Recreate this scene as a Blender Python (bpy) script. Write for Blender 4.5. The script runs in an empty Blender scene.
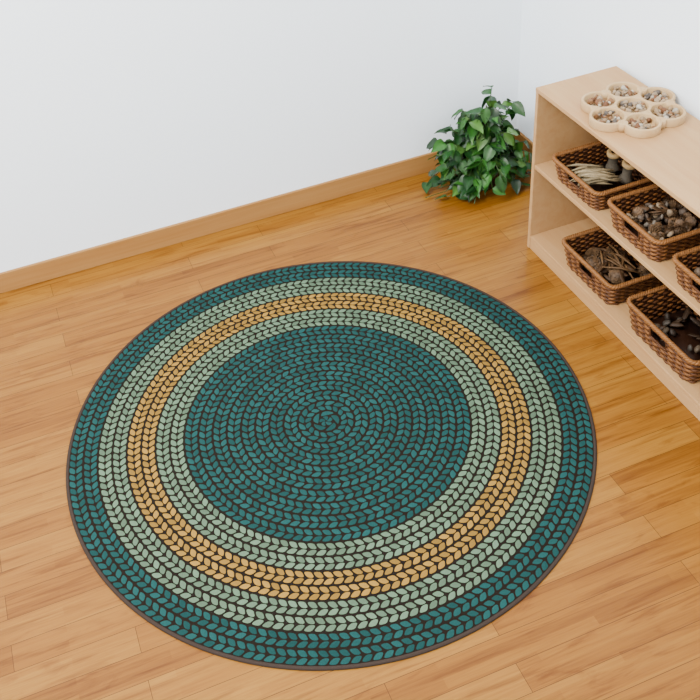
import bpy, math, random
from math import sin,cos,pi,radians,sqrt
from mathutils import Matrix, Vector, Euler
random.seed(7)
R=0.915; Yb=1.3016; hb=.1; Xs=1.1427; Ys=.5692; Hs=.7577; Ds=.3556
zm=.4185; zb=.067
KX=.36
# ---------------------------------------------------------------- materials
def new_mat(name):
    m=bpy.data.materials.new(name); m.use_nodes=True
    nt=m.node_tree; return m,nt,nt.nodes['Principled BSDF']
def N(nt,t,**kw):
    n=nt.nodes.new(t)
    for a,b in kw.items(): setattr(n,a,b)
    return n
def ramp(nt,stops):
    n=nt.nodes.new('ShaderNodeValToRGB'); e=n.color_ramp.elements
    while len(e)<len(stops): e.new(0.5)
    for i,(q,c) in enumerate(stops): e[i].position=q; e[i].color=(*c,1)
    return n
def srgb(r,g,b,s=1.0,ex=1.4):
    def c(v):
        v/=255; return v/12.92 if v<=.04045 else ((v+.055)/1.055)**2.4
    L=[c(r),c(g),c(b)]; M=max(L)
    return tuple(M*(x/M)**ex*KX*s for x in L)
def mixc(nt,a,b,fac,mode='MULTIPLY'):
    n=nt.nodes.new('ShaderNodeMix'); n.data_type='RGBA'; n.blend_type=mode
    for idx,v in ((6,a),(7,b)):
        if isinstance(v,tuple): n.inputs[idx].default_value=(*v,1)
        else: nt.links.new(v,n.inputs[idx])
    if isinstance(fac,float): n.inputs[0].default_value=fac
    else: nt.links.new(fac,n.inputs[0])
    return n.outputs[2]
def pos_map(nt,scale,loc=(0,0,0)):
    g=N(nt,'ShaderNodeNewGeometry'); m=N(nt,'ShaderNodeMapping')
    m.inputs['Scale'].default_value=scale; m.inputs['Location'].default_value=loc
    nt.links.new(g.outputs['Position'],m.inputs['Vector']); return m.outputs[0]
def noise(nt,vec,scale,detail=4,rough=.55,dist=0):
    n=N(nt,'ShaderNodeTexNoise'); n.inputs['Scale'].default_value=scale; n.inputs['Detail'].default_value=detail
    n.inputs['Roughness'].default_value=rough; n.inputs['Distortion'].default_value=dist
    if vec is not None: nt.links.new(vec,n.inputs['Vector'])
    return n.outputs['Fac']
def bump(nt,b,h,strength,dist):
    n=N(nt,'ShaderNodeBump'); n.inputs['Strength'].default_value=strength; n.inputs['Distance'].default_value=dist
    nt.links.new(h,n.inputs['Height']); nt.links.new(n.outputs[0],b.inputs['Normal'])
def m_wall():
    m,nt,b=new_mat("painted_wall")
    v=noise(nt,pos_map(nt,(1,1,1)),60,3)
    r=ramp(nt,[(0,(.80,.865,.92)),(1,(.83,.895,.95))]); nt.links.new(v,r.inputs[0]); nt.links.new(r.outputs[0],b.inputs[0])
    b.inputs['Roughness'].default_value=.85; bump(nt,b,v,.05,.002); return m
def m_floor():
    m,nt,b=new_mat("honey_wood_planks")
    def brick(w,h,off,loc,mort):
        n=N(nt,'ShaderNodeTexBrick',offset=off,offset_frequency=2,squash=1.0)
        n.inputs['Scale'].default_value=1; n.inputs['Brick Width'].default_value=w; n.inputs['Row Height'].default_value=h
        n.inputs['Mortar Size'].default_value=mort; n.inputs['Mortar Smooth'].default_value=.3; n.inputs['Bias'].default_value=0
        n.inputs['Color1'].default_value=(0,0,0,1); n.inputs['Color2'].default_value=(1,1,1,1); n.inputs['Mortar'].default_value=(.5,.5,.5,1)
        nt.links.new(pos_map(nt,(1,1,1),loc),n.inputs['Vector']); return n
    b1=brick(.95,.088,.37,(10.3,10.01,0),.0010)
    b2=brick(.47,.0293,.43,(7.1,9.025,0),.0002)
    g1=noise(nt,pos_map(nt,(1.6,26,1)),1.6,6,.62,.6)
    g2=noise(nt,pos_map(nt,(6,160,1)),1.0,4,.6)
    g3=noise(nt,pos_map(nt,(2.2,9,1),(3,5,0)),1.3,5,.6,1.2)
    tone=ramp(nt,[(0,(.120,.040,.0040)),(.45,(.195,.077,.0085)),(1,(.250,.115,.0165))])
    a=N(nt,'ShaderNodeMath',operation='MULTIPLY_ADD'); a.inputs[1].default_value=.48
    nt.links.new(b1.outputs[0],a.inputs[0])
    a2=N(nt,'ShaderNodeMath',operation='MULTIPLY_ADD'); a2.inputs[1].default_value=.30; a2.inputs[2].default_value=-.21
    nt.links.new(b2.outputs[0],a2.inputs[0])
    a3=N(nt,'ShaderNodeMath',operation='ADD'); nt.links.new(a2.outputs[0],a3.inputs[0])
    gm=N(nt,'ShaderNodeMath',operation='MULTIPLY'); gm.inputs[1].default_value=.72; nt.links.new(g1,gm.inputs[0])
    nt.links.new(gm.outputs[0],a3.inputs[1]); nt.links.new(a3.outputs[0],a.inputs[2])
    nt.links.new(a.outputs[0],tone.inputs[0])
    st=ramp(nt,[(.34,(.56,.44,.32)),(.47,(1,1,1))]); nt.links.new(g1,st.inputs[0])
    c=mixc(nt,tone.outputs[0],st.outputs[0],.65)
    s2=ramp(nt,[(.3,(.78,.70,.60)),(.6,(1,1,1))]); nt.links.new(g2,s2.inputs[0])
    c=mixc(nt,c,s2.outputs[0],.8)
    s3=ramp(nt,[(.31,(.54,.38,.25)),(.42,(1,1,1))]); nt.links.new(g3,s3.inputs[0])
    c=mixc(nt,c,s3.outputs[0],.6)
    c=mixc(nt,c,(.06,.020,.004),b1.outputs['Fac'],'MIX')
    nt.links.new(c,b.inputs[0]); b.inputs['Roughness'].default_value=.34; b.inputs['Specular IOR Level'].default_value=.2
    bump(nt,b,b1.outputs['Fac'],-.15,.001); return m
def m_wood(name,c0,c1,sc_,rough=.5):
    m,nt,b=new_mat(name)
    g=noise(nt,pos_map(nt,sc_),1.2,6,.6,.5); r=ramp(nt,[(.3,c0),(.7,c1)]); nt.links.new(g,r.inputs[0])
    nt.links.new(r.outputs[0],b.inputs[0]); b.inputs['Roughness'].default_value=rough; b.inputs['Specular IOR Level'].default_value=.25; return m
def m_attr(name,rough=.8,nscale=300,amount=.35,bmp=.3,spec=.3,lo=.55):
    m,nt,b=new_mat(name)
    at=N(nt,'ShaderNodeAttribute',attribute_name='Col')
    n=noise(nt,pos_map(nt,(1,1,1)),nscale,3); r=ramp(nt,[(.3,(lo,lo,lo)),(.7,(1.15,1.15,1.15))]); nt.links.new(n,r.inputs[0])
    c=mixc(nt,at.outputs['Color'],r.outputs[0],amount); nt.links.new(c,b.inputs[0])
    b.inputs['Roughness'].default_value=rough; b.inputs['Specular IOR Level'].default_value=spec
    bump(nt,b,n,bmp,.001); return m
WALL=m_wall(); FLOOR=m_floor()
TRIM=m_wood("baseboard_wood",srgb(210,162,102,1.1),srgb(226,184,126,1.1),(1,20,30),.45)
BIRCH=m_wood("birch_ply",srgb(232,190,140,1.25),srgb(244,208,160,1.25),(22,1.5,22),.5)
TRAYW=m_wood("pale_maple",srgb(234,200,152,1.35),srgb(244,216,174,1.35),(12,12,12),.5)
RUG=m_attr("rug_yarn",.95,500,.6,.5,.1)
WICK=m_attr("wicker",.55,220,.6,.2,.3)
NAT=m_attr("natural_finds",.6,160,.6,.2,.3)
LEAF=m_attr("leaf_green",.42,60,.45,.1,.35,.7)

# ---------------------------------------------------------------- mesh helper
class MB:
    def __init__(s): s.v=[];s.f=[];s.c=[];s.m=[]
    def add(s,vs,fs,col=(1,1,1),mi=0):
        o=len(s.v); s.v+=[tuple(x) for x in vs]; s.f+=[tuple(i+o for i in q) for q in fs]
        s.m+=[mi]*len(fs); s.c+=[col]*len(vs) if not isinstance(col,list) else col
    def build(s,name,mats,smooth=True,bevel=0,parent=None,loc=None):
        me=bpy.data.meshes.new(name); me.from_pydata(s.v,[],s.f); me.validate()
        at=me.color_attributes.new('Col','FLOAT_COLOR','POINT')
        at.data.foreach_set('color',[x for c in s.c for x in (*c,1)])
        for m in mats: me.materials.append(m)
        if len(mats)>1: me.polygons.foreach_set('material_index',s.m)
        me.polygons.foreach_set('use_smooth',[smooth]*len(me.polygons))
        o=bpy.data.objects.new(name,me); bpy.context.collection.objects.link(o)
        if bevel:
            b=o.modifiers.new('b','BEVEL'); b.width=bevel; b.segments=2; b.limit_method='ANGLE'
        if parent: o.parent=parent
        if loc: o.location=loc
        return o
def box(mb,a,b,mi=0,col=(1,1,1)):
    x0,y0,z0=a;x1,y1,z1=b
    mb.add([(x0,y0,z0),(x1,y0,z0),(x1,y1,z0),(x0,y1,z0),(x0,y0,z1),(x1,y0,z1),(x1,y1,z1),(x0,y1,z1)],
     [(0,3,2,1),(4,5,6,7),(0,1,5,4),(1,2,6,5),(2,3,7,6),(3,0,4,7)],col,mi)
def tube(mb,pts,rad,n=6,closed=False,col=(1,1,1),mi=0,xf=None):
    P=[Vector(q) for q in pts]; L=len(P); vs=[]
    for i in range(L):
        if closed: t=P[(i+1)%L]-P[i-1]
        else: t=P[min(i+1,L-1)]-P[max(i-1,0)]
        t.normalize(); up=Vector((0,0,1)) if abs(t.z)<.9 else Vector((1,0,0))
        a=t.cross(up).normalized(); b=a.cross(t)
        r_=rad[i] if isinstance(rad,(list,tuple)) else rad
        for j in range(n):
            w=2*pi*j/n; vs.append(P[i]+a*(r_*cos(w))+b*(r_*sin(w)))
    fs=[]
    for i in range(L if closed else L-1):
        k2=(i+1)%L
        for j in range(n): fs.append((i*n+j,i*n+(j+1)%n,k2*n+(j+1)%n,k2*n+j))
    if not closed: fs+= [tuple(range(n))[::-1],tuple((L-1)*n+j for j in range(n))]
    if xf: vs=[xf@v for v in vs]
    mb.add(vs,fs,col,mi)
def lathe(mb,prof,n,M=Matrix(),col=(1,1,1),mi=0):
    vs=[];L=len(prof)
    for (r_,z) in prof:
        for j in range(n): vs.append(M@Vector((r_*cos(2*pi*j/n),r_*sin(2*pi*j/n),z)))
    fs=[(i*n+j,i*n+(j+1)%n,(i+1)*n+(j+1)%n,(i+1)*n+j) for i in range(L-1) for j in range(n)]
    fs+=[tuple(range(n))[::-1],tuple((L-1)*n+j for j in range(n))]
    if isinstance(col,list): col=[c for c in col for _ in range(n)]
    mb.add(vs,fs,col,mi)
def blob(mb,M,col,n=8,m=6,jit=.12):
    vs=[];ph=random.random()*9
    for i in range(m+1):
        a=pi*i/m
        for j in range(n):
            w=2*pi*j/n; q=1+jit*sin(3*w+ph+a*2)
            vs.append(M@Vector((sin(a)*cos(w)*q,sin(a)*sin(w)*q,cos(a))))
    fs=[(i*n+j,i*n+(j+1)%n,(i+1)*n+(j+1)%n,(i+1)*n+j) for i in range(m) for j in range(n)]
    mb.add(vs,fs,col)
def jcol(c,a=.12):
    q=1+random.uniform(-a,a); return tuple(max(0,x*q) for x in c)
def TRS(loc,rot=(0,0,0),s=(1,1,1)):
    return Matrix.Translation(loc)@Euler(rot).to_matrix().to_4x4()@Matrix.Diagonal((*s,1))

# ---------------------------------------------------------------- room
XW=Xs+Ds+.02
x0,y0=-3.6,-4.2
mb=MB(); box(mb,(x0,y0,-.05),(XW+.1,Yb+.1,0)); mb.build("floor",[FLOOR],False)
mb=MB(); box(mb,(x0,Yb,0),(XW+.1,Yb+.1,2.6)); mb.build("wall_back",[WALL],False)
mb=MB(); box(mb,(XW,y0,0),(XW+.1,Yb,2.6)); mb.build("wall_right",[WALL],False)
mb=MB(); box(mb,(x0,Yb-.014,0),(XW-.014,Yb,hb)); mb.build("baseboard_back",[TRIM],False,.003)
mb=MB(); box(mb,(XW-.014,y0,0),(XW,Yb,hb)); mb.build("baseboard_right",[TRIM],False,.003)

# ---------------------------------------------------------------- rug
def rug():
    mb=MB(); dark=srgb(42,36,30); edge=srgb(84,74,68)
    n=180; T=.006
    vs=[(0,0,T)]+[((R-.01)*cos(2*pi*j/n),(R-.01)*sin(2*pi*j/n),T) for j in range(n)]
    mb.add(vs,[(0,j+1,(j+1)%n+1) for j in range(n)],dark)
    prof=[(R-.011,0.0),(R-.001,0.0),(R,.003),(R-.002,.0075),(R-.006,.009),(R-.011,.0065)]
    vs=[(r_*cos(2*pi*j/n),r_*sin(2*pi*j/n),z) for r_,z in prof for j in range(n)]
    L=len(prof); mb.add(vs,[(i*n+j,i*n+(j+1)%n,(i+1)*n+(j+1)%n,(i+1)*n+j) for i in range(L-1) for j in range(n)],edge)
    teal=(.0082,.043,.041); pale=(.078,.125,.078); gold=(.215,.120,.023)
    rings=18; w=(R-.010)/rings
    shape=[(.06,.16),(.18,.05),(.42,.02),(.66,.05),(.83,.18),(.98,.50),(1.07,.74),(1.05,.90),(.90,.98),(.68,.98),(.48,.90),(.28,.68),(.13,.40)]
    S=len(shape)
    for i in range(rings):
        c=teal if i<10 or i>=16 else (gold if i in(12,13) else pale)
        rc=(i+.5)*w; cnt=max(5,int(round(2*pi*rc/.0300)))
        off=random.random()
        for s_ in range(cnt):
            for side in (0,1):
                col=jcol(c,.24)
                pts=[]
                for (u,t) in shape+[(.57,.5)]:
                    rr=rc+(.022+ .420*(1-t) )*w*(1 if side else -1)
                    a=2*pi*(s_+u*.99+off+(.04 if side else 0))/cnt
                    pts.append((rr*cos(a),rr*sin(a),T+.0006 if len(pts)<S else T+.0032))
                fs=[((j,(j+1)%S,S) if side else ((j+1)%S,j,S)) for j in range(S)]
                mb.add(pts,fs,col)
    return mb.build("braided_round_rug",[RUG],True)
rug()

# ---------------------------------------------------------------- shelf
t=.018; Ls=1.30
mb=MB()
box(mb,(Xs,Ys-t,0),(XW-.02,Ys,Hs-t)); box(mb,(Xs,Ys-Ls,0),(XW-.02,Ys-Ls+t,Hs-t))
box(mb,(Xs-.001,Ys-Ls,Hs-t),(XW-.02,Ys,Hs))
box(mb,(Xs+.002,Ys-Ls+t,zm-t),(XW-.03,Ys-t,zm))
box(mb,(Xs+.002,Ys-Ls+t,zb-t),(XW-.03,Ys-t,zb))
box(mb,(Xs+.003,Ys-Ls+t,0),(Xs+.02,Ys-t,zb-t-.0005))
box(mb,(XW-.03,Ys-Ls+t,.0),(XW-.021,Ys-t,Hs-t))
mb.build("wooden_shelf_unit",[BIRCH],False,.0025)

# ---------------------------------------------------------------- baskets
def rrect(a,b,rc,N_):
    P=[]
    Lx,Ly=2*(a-rc),2*(b-rc); q=pi*rc/2; per=2*Lx+2*Ly+4*q
    for i in range(N_):
        s=per*i/N_
        for kk in range(8):
            if kk%2==0: L=Ly if kk%4==0 else Lx
            else: L=q
            if s<=L: break
            s-=L
        side=kk//2; ang=side*pi/2
        if kk%2==0:
            if side==0: x,y=a,-(b-rc)+s
            elif side==1: x,y=(a-rc)-s,b
            elif side==2: x,y=-a,(b-rc)-s
            else: x,y=-(a-rc)+s,-b
            nx,ny=cos(ang),sin(ang)
        else:
            th_=ang+s/rc; ccx=[1,-1,-1,1][side]*(a-rc); ccy=[1,1,-1,-1][side]*(b-rc)
            nx,ny=cos(th_),sin(th_); x,y=ccx+rc*nx,ccy+rc*ny
        P.append((x,y,nx,ny))
    return P,per
HW=.044
def basket(loc,wx,wy,h,rows=11):
    mb=MB(); cA=srgb(176,122,68,1.05,1.25); cB=srgb(122,80,44,1.05,1.25)
    a0,b0=wx/2,wy/2; N_=216; Mw=54; sr=h/rows/2*1.02
    def sc_(z): return .88+.12*z/h
    for i in range(rows-1):
        z=sr+i*(h/rows); s=sc_(z); P,_=rrect(a0*s-.008,b0*s-.008,.028,N_)
        col0=cA if i%2 else cB
        pts=[];keep=[]
        for j,(x,y,nx,ny) in enumerate(P):
            o=.0036*cos(pi*j*Mw/N_+pi*i)
            pts.append((x+nx*o,y+ny*o,z+.0008*sin(j)))
            keep.append(not(i in(rows-6,rows-5,rows-4,rows-3) and abs(y)<HW and x<0))
        if all(keep): tube(mb,pts,sr,5,True,jcol(col0,.18))
        else:
            k0=next(j for j in range(N_) if not keep[j-1] and keep[j]); seq=[]
            for d_ in range(N_):
                j=(k0+d_)%N_
                if keep[j]: seq.append(pts[j])
            tube(mb,seq,sr,5,False,jcol(col0,.18))
    za,zc=(rows-6)/rows,(rows-2)/rows
    P0,_=rrect(a0*.88-.008,b0*.88-.008,.028,N_); P1,_=rrect(a0-.008,b0-.008,.028,N_)
    for j in range(0,N_,4):
        x,y,_,_=P0[j]; X,Y,_,_=P1[j]
        if x<0 and abs(Y)<HW-.002:
            tube(mb,[(x,y,0),(x+(X-x)*za,y+(Y-y)*za,h*za)],.0022,4,False,cB); continue
        tube(mb,[(x,y,0),(X,Y,h*.97)],.0022,4,False,cB)
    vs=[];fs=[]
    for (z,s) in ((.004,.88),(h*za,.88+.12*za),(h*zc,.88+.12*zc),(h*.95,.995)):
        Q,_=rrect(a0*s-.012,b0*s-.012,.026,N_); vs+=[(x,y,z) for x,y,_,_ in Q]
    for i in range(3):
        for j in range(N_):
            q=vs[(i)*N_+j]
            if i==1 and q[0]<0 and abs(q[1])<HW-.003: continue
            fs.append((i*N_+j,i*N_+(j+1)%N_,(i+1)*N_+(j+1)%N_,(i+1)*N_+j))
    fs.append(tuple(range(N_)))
    mb.add(vs,fs,srgb(70,44,24))  # dark inner liner, added to stop light through the weave gaps
    z0,z1=h*za,h*zc; xa=-(a0*sc_(z0)-.006); xb=-(a0*sc_(z1)-.006)
    loop=[]
    for q in range(28):
        w=2*pi*q/28; cy_=max(-1,min(1,1.25*cos(w)))*HW; tz=.5+.5*max(-1,min(1,1.4*sin(w)))
        loop.append((xa+(xb-xa)*tz,cy_,z0+(z1-z0)*tz))
    tube(mb,loop,.0038,5,True,jcol(cB,.1))
    Pr,_=rrect(a0-.006,b0-.006,.03,N_*2)
    for ph in (0,2*pi/3,4*pi/3):
        pts=[]
        for j,(x,y,nx,ny) in enumerate(Pr):
            w=2*pi*j*40/(N_*2)+ph
            pts.append((x+nx*.0048*cos(w),y+ny*.0048*cos(w),h-.006+.0042*sin(w)))
        tube(mb,pts,.0052,5,True,jcol(srgb(188,134,76,1.05,1.25),.14))
    return mb.build("wicker_basket",[WICK],True,loc=loc)
G=.0006; wx=.29
def place(yc,wy,zs,h):
    b=(Xs+.005+wx/2,yc,zs+G,wy,h); basket(b[:3],wx,wy,h); return b
bA=place(.302,.315,zm,.095)
bB=place(-.050,.300,zm,.105)
bC=place(.177,.350,zb,.115)
bD=place(-.262,.385,zb,.125)
bE=place(-.410,.300,zm,.10)

def pinecone(mb,M,s,col):
    blob(mb,M@TRS((0,0,0),(0,0,0),(s*.42,s*.42,s*.62)),tuple(x*.45 for x in col),7,5,0)
    rows=8
    for i in range(rows):
        tt=(i+.5)/rows; z=(-.62+1.25*tt)*s; rr=s*(.5*sin(pi*(.12+.8*tt))+.06); n=8
        for j in range(n):
            w=2*pi*(j+.5*(i%2))/n; ca,sa=cos(w),sin(w)
            def pt(r_,tn,zz): return M@Vector((r_*ca-tn*sa,r_*sa+tn*ca,zz))
            q=s*.15
            vs=[pt(rr*.4,-q*.4,z-q*.3),pt(rr*.4,q*.4,z-q*.3),pt(rr*1.05,q,z+q*.5),pt(rr*1.2,0,z+q*.9),pt(rr*1.05,-q,z+q*.5)]
            cc=jcol(col,.25); mb.add(vs,[(0,1,2,3,4)],[tuple(x*.5 for x in cc)]*2+[cc]*3)
def shell(mb,M,s,col):
    prof=[(.05,-.5),(.30,-.42),(.42,-.2),(.36,-.08),(.38,0),(.27,.12),(.28,.2),(.17,.32),(.17,.38),(.03,.6)]
    lathe(mb,[(a*s,b*s) for a,b in prof],9,M,[tuple(c*(1 if i%2 else .8) for c in col) for i in range(len(prof))])
def rndM(x,y,z): return TRS((x,y,z),(random.uniform(0,6),random.uniform(0,6),random.uniform(0,6)))
def fill(name,b,kinds,n,size,zf,m=.10,dk=1):
    mb=MB()
    for i in range(n):
        x=b[0]+random.uniform(-.5,.5)*(wx-m); y=b[1]+random.uniform(-.5,.5)*(b[3]-m)
        z=b[2]+.012+size*.5+random.uniform(0,1)*zf
        kd=random.choice(kinds); s=size*random.uniform(.75,1.15)
        if kd=='cone': pinecone(mb,rndM(x,y,z),s,srgb(156,128,98,dk))
        elif kd=='shell': shell(mb,rndM(x,y,z),s,jcol(random.choice([srgb(214,190,160),srgb(180,150,120),srgb(150,130,110)])))
        elif kd=='stone': blob(mb,rndM(x,y,z)@TRS((0,0,0),(0,0,0),(s*.5,s*.4,s*.26)),jcol(random.choice([srgb(160,150,138,dk),srgb(122,108,96,dk),srgb(190,170,145,dk)])))
        elif kd=='stick':
            L=s*1.3; w=random.uniform(-.9,.9)+pi/2; zz=z+.01
            x=b[0]+random.uniform(-.04,.04); y=b[1]+random.uniform(-.06,.06)
            tube(mb,[(x-L*cos(w),y-L*sin(w),zz),(x,y,zz+.01),(x+L*cos(w),y+L*sin(w),zz+.004)],[.003,.005,.003],6,False,jcol(srgb(150,120,84),.2))
        elif kd=='bark': blob(mb,TRS((x,y,z),(random.uniform(-.6,.6),random.uniform(-.6,.6),random.uniform(0,6)),(s*.9,s*.3,s*.12)),jcol(srgb(126,100,74,dk),.25),7,5,.2)
    return mb.build(name,[NAT],True)
fill("dried_seed_pods",bB,['cone','bark','stone','stone'],150,.028,.055,dk=1.15)
fill("pine_cones",bC,['cone','bark','stick'],46,.045,.028)
fill("smooth_stones",bD,['stone','bark'],34,.035,.004,dk=.4)
fill("driftwood_pieces",bE,['bark','shell'],36,.045,.03)
mb=MB()
for i in range(50):
    xx=1.225+random.uniform(-.035,.03); yy=.29+random.uniform(-.05,.05); zz=zm+.052+random.uniform(0,.034)
    L=random.uniform(.055,.082); an=radians(-22)+random.uniform(-.4,.4); dx,dy=cos(an)*L,sin(an)*L
    if xx-dx<1.165: xx=1.165+dx
    if xx+dx>1.31: xx=1.31-dx
    c=jcol(srgb(204,184,146,1.1,1.2),.25)
    q=random.uniform(.0045,.0075)
    tube(mb,[(xx-dx,yy-dy,zz),(xx-dx*.4,yy-dy*.4,zz+.010),(xx+dx*.4,yy+dy*.4,zz+.009),(xx+dx,yy+dy,zz+.004)],[.001,q,q*.9,.001],5,False,c)
mb.build("dried_corn_husks",[NAT],True)
for i,(qx,qy) in enumerate([(1.352,.335),(1.345,.245)]):
    mb=MB(); db=srgb(118,110,98,1.2); lt=srgb(218,188,140,1.4)
    lathe(mb,[(.024,0),(.026,.006),(.026,.014),(.019,.022),(.0175,.045),(.021,.064),(.027,.070),(.0275,.082),(.025,.085),(.012,.0853),(.010,.080)],24,
      TRS((qx,qy,zm+.040),(.10,-.08+.15*i,0)),[db,db,db,db,db,db,lt,lt,lt,lt,srgb(60,50,40)])
    mb.build("wooden_spool",[NAT],True)

# flower tray ------------------------------------------------------
TX,TY=1.330,.235
def tray():
    mb=MB(); rl=.064; dd=.117; ph=10; hh=.032
    cs=[(0,0)]+[(dd*cos(radians(60*i+ph)),dd*sin(radians(60*i+ph))) for i in range(6)]
    for ci,(x,y) in enumerate(cs):
        e=ci*.00005
        lathe(mb,[(rl-.001,0),(rl,.002),(rl,hh-.002),(rl-.0015,hh+e),(rl-.0085,hh+e),(rl-.010,hh-.002),(rl-.011,.009),(rl-.016,.006+e),(.001,.006+e)],56,TRS((x,y,0)))
    for i in range(6):   # solid webs joining the wells
        a=radians(60*i+ph+30)
        d1=dd/sqrt(3)
        lathe(mb,[(.0125,.001),(.0125,hh-.0008),(.0115,hh-.0004),(.001,hh-.0004)],16,TRS((d1*cos(a),d1*sin(a),0)))
        d2=dd*.866+.029
        lathe(mb,[(.018,.001),(.018,hh-.0010),(.017,hh-.0006),(.001,hh-.0006)],20,TRS((d2*cos(a),d2*sin(a),0)))
    mb.build("flower_shaped_wooden_tray",[TRAYW],True,loc=(TX,TY,Hs+G))
    m2=MB()
    pal=[srgb(242,232,214,1.2),srgb(216,188,152,1.1),srgb(164,120,84),srgb(132,122,114),srgb(232,208,178,1.1),srgb(194,152,112)]
    for ci,(x,y) in enumerate(cs):
        base=random.choice(pal)
        for q in range(34):
            rr=.043*sqrt(random.random()); w=random.random()*6.28; s=random.uniform(.014,.023)
            X,Y,Z=x+rr*cos(w),y+rr*sin(w),.006+s*.45+random.random()*.009
            c=jcol(random.choice([base,base]+pal),.15)
            if random.random()<.5: shell(m2,rndM(X,Y,Z),s*1.15,c)
            else: blob(m2,rndM(X,Y,Z)@TRS((0,0,0),(0,0,0),(s*.5,s*.42,s*.3)),c)
    m2.build("seashells",[NAT],True,loc=(TX,TY,Hs+G))
tray()

# plant ------------------------------------------------------------
PX,PY=1.205,1.075
def leaf(mb,M,L,W,col):
    n=7; vs=[];cs=[]
    for i in range(n+1):
        tt=i/n; w=W*.5*(sin(pi*min(1,tt**.72))**.8)*(1-.15*tt) if 0<tt<1 else 0
        bend=-.32*L*tt*tt
        for sx in (-1,-.5,0,.5,1):
            vs.append(M@Vector((sx*w,tt*L,bend+abs(sx)*w*.32+.04*L*sin(tt*9)*abs(sx))))
            q=1.25 if sx==0 else (1 if abs(sx)<.9 else .85); cs.append(tuple(x*q for x in col))
    fs=[(i*5+j,i*5+j+1,(i+1)*5+j+1,(i+1)*5+j) for i in range(n) for j in range(4)]
    mb.add(vs,fs,cs)
def plant():
    root=bpy.data.objects.new("potted_ivy_plant",None); bpy.context.collection.objects.link(root); root.location=(PX,PY,0)
    mb=MB(); lathe(mb,[(.055,0),(.058,.002),(.075,.12),(.08,.122),(.08,.135),(.073,.135),(.070,.115),(.001,.113)],32,Matrix(),srgb(92,66,48))
    mb.build("pot",[NAT],True,parent=root)
    st=MB(); lf=MB()
    greens=[srgb(62,112,50),srgb(78,132,60),srgb(38,78,38),srgb(118,160,88),srgb(48,92,46)]
    for i in range(64):
        az=i*2.39996
        elev=radians([82,72,60,48,34,20,4,28][i%8]); L=random.uniform(.20,.36)
        if elev>.95: L*=1.1
        droop=random.uniform(.12,.42)*(1.3-elev/1.6)
        ca,sa=cos(az),sin(az)
        sx=1.0 if ca<0 else .85; sy=.58
        dirx,diry=ca*cos(elev)*sx,sa*cos(elev)*sy; pts=[]
        for k_ in range(9):
            s=k_/8
            x=dirx*L*s; y=diry*L*s; z=.12+sin(elev)*L*s-droop*s*s*.75+.05*s
            y=min(y,Yb-PY-.035); z=max(z,.03)
            pts.append(Vector((x,y,z)))
        tube(st,pts,.0022,4,False,srgb(80,106,56))
        for k_ in range(2,9):
            for rep in (0,1):
                if rep and random.random()<.55: continue
                pnt=pts[k_]
                a2=math.atan2(diry,dirx)+random.uniform(-1.7,1.7)
                pitch=random.uniform(-1.1,.3)
                M=Matrix.Translation(pnt)@Matrix.Rotation(a2-pi/2,4,'Z')@Matrix.Rotation(pitch,4,'X')@Matrix.Rotation(random.uniform(-.7,.7),4,'Y')
                Lf=random.uniform(.055,.092)
                tip=M@Vector((0,Lf,-.3*Lf))
                if tip.y>Yb-PY-.02 or tip.z<.006 or tip.x>.25 or tip.y<-.20 or tip.x<-.28: continue
                leaf(lf,M,Lf,Lf*.66,jcol(random.choice(greens),.28))
    st.build("stems",[LEAF],True,parent=root); lf.build("leaves",[LEAF],True,parent=root)
plant()

# ---------------------------------------------------------------- lights
def area(name,loc,target,size,power,col=(1,1,1)):
    l=bpy.data.lights.new(name,'AREA'); l.shape='SQUARE'; l.size=size; l.energy=power; l.color=col
    o=bpy.data.objects.new(name,l); bpy.context.collection.objects.link(o); o.location=loc
    o.rotation_euler=(Vector(target)-Vector(loc)).to_track_quat('-Z','Y').to_euler()
area("added_soft_key_light",(-1.7,-.7,3.6),(.5,.5,.2),1.3,290,(1,.96,.90))  # soft key light added to brighten the room, stands for no known lamp
w=bpy.data.worlds.new("world"); bpy.context.scene.world=w; w.use_nodes=True
bg=w.node_tree.nodes['Background']; bg.inputs[0].default_value=(.97,.985,1,1); bg.inputs[1].default_value=3.25

# ---------------------------------------------------------------- camera
f,phi,psi,rho,px,py,cx,cy,H=964.3757,.619,.2851,-.1131,299.5872,226.6283,-.6795,-2.2639,2.5379
fw=Vector((cos(phi)*sin(psi),cos(phi)*cos(psi),-sin(phi))); r0=Vector((cos(psi),-sin(psi),0)); u0=r0.cross(fw)
r_=cos(rho)*r0+sin(rho)*u0; u_=-sin(rho)*r0+cos(rho)*u0
cd=bpy.data.cameras.new("camera"); co=bpy.data.objects.new("camera",cd); bpy.context.collection.objects.link(co)
co.matrix_world=Matrix(((r_[0],u_[0],-fw[0],cx),(r_[1],u_[1],-fw[1],cy),(r_[2],u_[2],-fw[2],H),(0,0,0,1)))
cd.sensor_width=36; cd.lens=f/700*36; cd.shift_x=(350-px)/700; cd.shift_y=(py-350)/700
bpy.context.scene.camera=co
